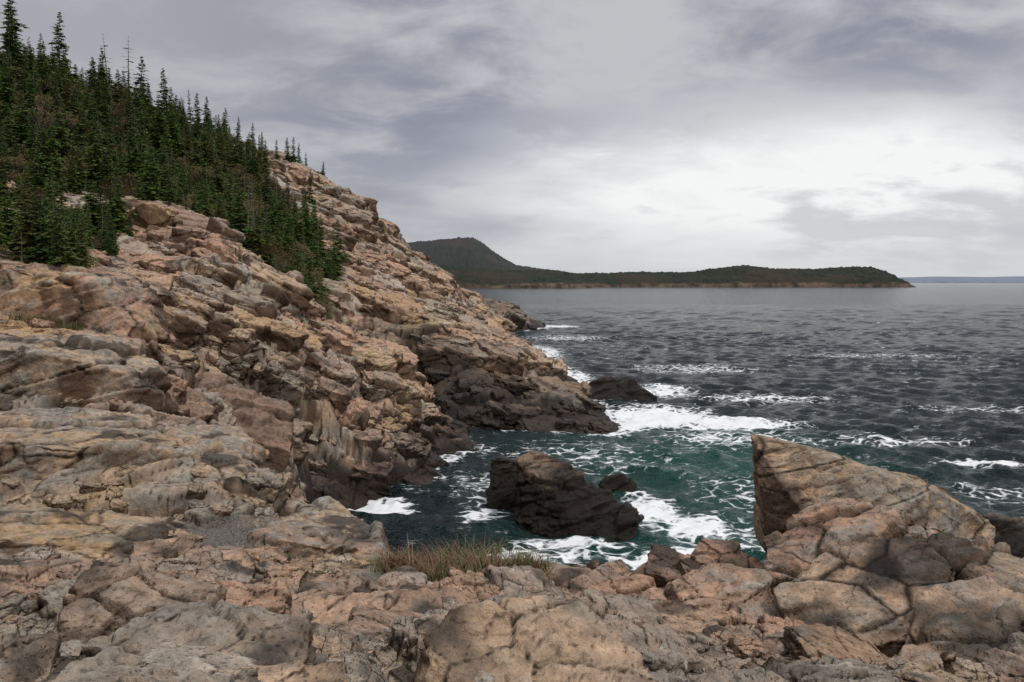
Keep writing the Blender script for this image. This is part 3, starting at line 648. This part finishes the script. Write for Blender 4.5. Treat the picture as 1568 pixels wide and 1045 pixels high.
for _ in range(40000):
    y=math.exp(random.uniform(math.log(29),math.log(137)));x=y*random.uniform(-.76,-.2)
    if cnt>1350: break
    a,b=dom(np.array([x]),np.array([y]));vgv=samp(veg,a,b)[0]
    if vgv<.5: continue
    if random.random()>(.5+.5*(y/137)): continue
    cnt+=1
    size=.42+.6*random.random()**1.5
    if y<45: size*=.5
    elif y<62: size*=.75
    r=random.random()
    if r<.20: put(random.choice(shr),x,y,(.9*size+.3)*(.6 if y<50 else 1),forest,'shrub')
    elif r<.27: put(snag,x,y,size*1.0,forest,'bare_spruce')
    else: put(random.choice(protos),x,y,size,forest)
for x,y,s,kk_ in [(-60.5,97,1.6,0),(-57.3,101,1.6,0),(-59.5,94,1.3,1),(-56.5,112,1.5,2),(-55,114,1.6,2),(-53.0,113,1.3,1),(-50.6,116,1.3,0),(-55.5,108,1.2,1),(-52,122,1,1),(-49,124,1.05,0),(-47.3,124,1.1,0),(-45.5,126,.9,1),(-44,128,.8,0),(-42.5,130,.8,1),(-41.2,131,.65,0),(-39.6,134,.55,1),(-38,135,.62,0),(-37.1,135,.7,1),(-36.2,135.5,.6,0),(-35.2,136,.45,1),(-33,139,.35,0),(-30,118,.8,0),(-27,104,.9,0),(-25,96,.8,1),(-21.5,90,.8,0),(-22.5,88,1.0,0),(-20.5,84,.6,1)]:
    put([skyp[0],skyp[1],snag][kk_],x,y,s,None,'spruce_tree',1.1)

# ------------------------------------------------------------ grasses
def grass(name,spots,h,n,mats,spread,seed,wts=(3,2,2)):
    rd=random.Random(seed);V=[];Fc=[];Mi=[]
    for (x,y,s) in spots:
        pm=rd.choices(range(len(mats)),weights=wts[:len(mats)])[0]
        for _ in range(n):
            bx=x+rd.gauss(0,spread*s);by=y+rd.gauss(0,spread*s*.6);bz=zat(bx,by)-.02
            L=h*s*rd.uniform(.35,1.25);az=rd.random()*6.28;le=rd.uniform(.2,1.2)
            d=Vector((math.cos(az),math.sin(az),0));sd=Vector((-d.y,d.x,0))*.0055*(1+s*.3)
            p=[Vector((bx,by,bz))+d*(L*le*t*t)+Vector((0,0,L*(t-.35*le*t*t))) for t in (0,.35,.7,1)]
            k=len(V)
            for i,q in enumerate(p):
                w=(1,.8,.5,.08)[i];V.extend([tuple(q-sd*w),tuple(q+sd*w)])
            mi=pm if rd.random()<.7 else rd.randrange(len(mats))
            for i in range(3): Fc.append((k+2*i,k+2*i+1,k+2*i+3,k+2*i+2));Mi.append(mi)
    me=bpy.data.meshes.new(name);me.from_pydata(V,[],Fc)
    for mm in mats: me.materials.append(mm)
    me.polygons.foreach_set('material_index',Mi);me.update()
    o=bpy.data.objects.new(name,me);scene.collection.objects.link(o);return o
G1=plain('grass_green',(.06,.085,.02),(.10,.12,.03),3);G2=plain('grass_dry',(.17,.125,.06),(.24,.175,.08),3);G3=plain('grass_rust',(.12,.045,.03),(.18,.08,.045),3)
rd=random.Random(4)
sp_=[]
for _ in range(150):
    x=-1.55+1.9*rd.random();sp_.append((x,9.3+rd.gauss(0,.36),rd.uniform(.35,1.1)*(1.25 if -.95<x<-.2 else .8)))
grass('grass_patch',sp_,.34,50,[G1,G3,G2],.10,5,(3,3,2))
grass('beach_grass',[(-2.85,10.2,.6),(-2.8,10.3,.5)],.3,60,[G1,G1],.06,6)
grass('beach_grass',[(-3.2,5.3,.6),(-3.05,5.25,.5)],.35,60,[G1,G1,G2],.05,7)
grass('beach_grass',[(-17.5+2.5*rd.random(),27.7+rd.gauss(0,.2),1) for _ in range(14)],.4,60,[G2,G1],.15,8)
grass('beach_grass',[(-7.6,13.2,.6),(-7.3,13.3,.6),(-7.0,13.2,.5)],.25,50,[G1,G2],.1,9)
grass('beach_grass',[(-.35,6.1,.4),(.9,6.3,.3)],.2,40,[G1,G1],.04,10)

# ------------------------------------------------------------ world
SE,SA=math.radians(50),math.radians(140)
w=bpy.data.worlds.new('World');scene.world=w;w.use_nodes=True;nt=w.node_tree;nt.nodes.clear();g=N(nt)
sky=g.n('ShaderNodeTexSky',sky_type='NISHITA',sun_disc=False,sun_elevation=SE,sun_rotation=SA)
bg1=g.n('ShaderNodeBackground',inp={0:sky.outputs[0],1:.08})
dv=g.n('ShaderNodeTexCoord').outputs['Generated']
s=g.n('ShaderNodeSeparateXYZ',inp={0:dv});zz=g.math('MAXIMUM',s.outputs[2],0.0)
den=g.math('ADD',zz,.24)
cx=g.math('DIVIDE',s.outputs[0],den);cy=g.math('DIVIDE',s.outputs[1],den)
pv=g.n('ShaderNodeCombineXYZ',inp={0:cx,1:cy,2:0.0}).outputs[0]
n1=g.noise(g.vmap(pv,(.8,1,1),rot=(0,0,.12),loc=(1.3,.2,0)),1.1,4,.45,.3)
n2=g.noise(g.vmap(pv,(.9,1.1,1),rot=(0,0,-.1),loc=(5.3,2.2,0)),3.6,7,.58,.3)
nn=g.math('ADD',g.math('MULTIPLY',n1,.56),g.math('MULTIPLY',n2,.44))
c=g.mix(g.mapr(nn,.41,.58,0,1,True),(.255,.27,.335),(.54,.54,.565))
lf=g.mapr(s.outputs[0],-.5,.0,1,0,True)
c=g.mix(g.math('MULTIPLY',lf,.65),c,(.46,.46,.475))
def lobe(D0,scl,r0,r1):
    dd=g.n('ShaderNodeVectorMath',operation='SUBTRACT',inp={0:dv,1:D0}).outputs[0]
    dl=g.n('ShaderNodeVectorMath',operation='LENGTH',inp={0:g.vmap(dd,scl)}).outputs['Value']
    return g.mapr(g.math('ADD',dl,g.math('MULTIPLY',g.math('SUBTRACT',n2,.5),1.4)),r0,r1,1,0,True)
c=g.mix(g.math('MULTIPLY',lobe((.02,.97,.175),(3.0,1,18),.2,1.2),.7),c,(.25,.27,.345))
br=g.math('MULTIPLY',lobe((.39,.91,.10),(2.5,1.5,10),.2,1.65),g.mapr(nn,.38,.51,.55,1.1,True))
c=g.mix(br,c,(.94,.94,.94))
hz=g.mapr(g.math('ADD',zz,g.math('MULTIPLY',n2,.10)),.06,.15,1,0,True)
c=g.mix(g.math('MULTIPLY',hz,.6),c,(.65,.67,.69))
zb=g.mapr(zz,.38,.95,1.0,3.2,True)
bk=g.mapr(s.outputs[1],-.3,.35,.6,1.0,True)  # unseen sky behind the camera dimmed, added to deepen rock contrast
bg2=g.n('ShaderNodeBackground',inp={0:c,1:g.math('MULTIPLY',zb,bk)})
mx=g.n('ShaderNodeMixShader',inp={0:.96,1:bg1.outputs[0],2:bg2.outputs[0]})
g.n('ShaderNodeOutputWorld',inp={0:mx.outputs[0]})
sl=bpy.data.lights.new('sun','SUN');sl.energy=1.5;sl.angle=math.radians(10);sl.color=(1,.94,.86)
so=bpy.data.objects.new('sun',sl);scene.collection.objects.link(so)
dirv=Vector((math.sin(SA)*math.cos(SE),math.cos(SA)*math.cos(SE),math.sin(SE)))
so.rotation_euler=dirv.to_track_quat('Z','Y').to_euler()
# ------------------------------------------------------------ camera
cd=bpy.data.cameras.new('camera');cd.lens=28;cd.sensor_width=36;cd.shift_y=-.0577;cd.clip_start=.1;cd.clip_end=120000
co=bpy.data.objects.new('camera',cd);co.location=(0,0,12);co.rotation_euler=(math.pi/2,0,0);scene.collection.objects.link(co);scene.camera=co
scene.view_settings.view_transform='Standard';scene.view_settings.look='None';scene.view_settings.exposure=0
print('done',time.time()-T0)
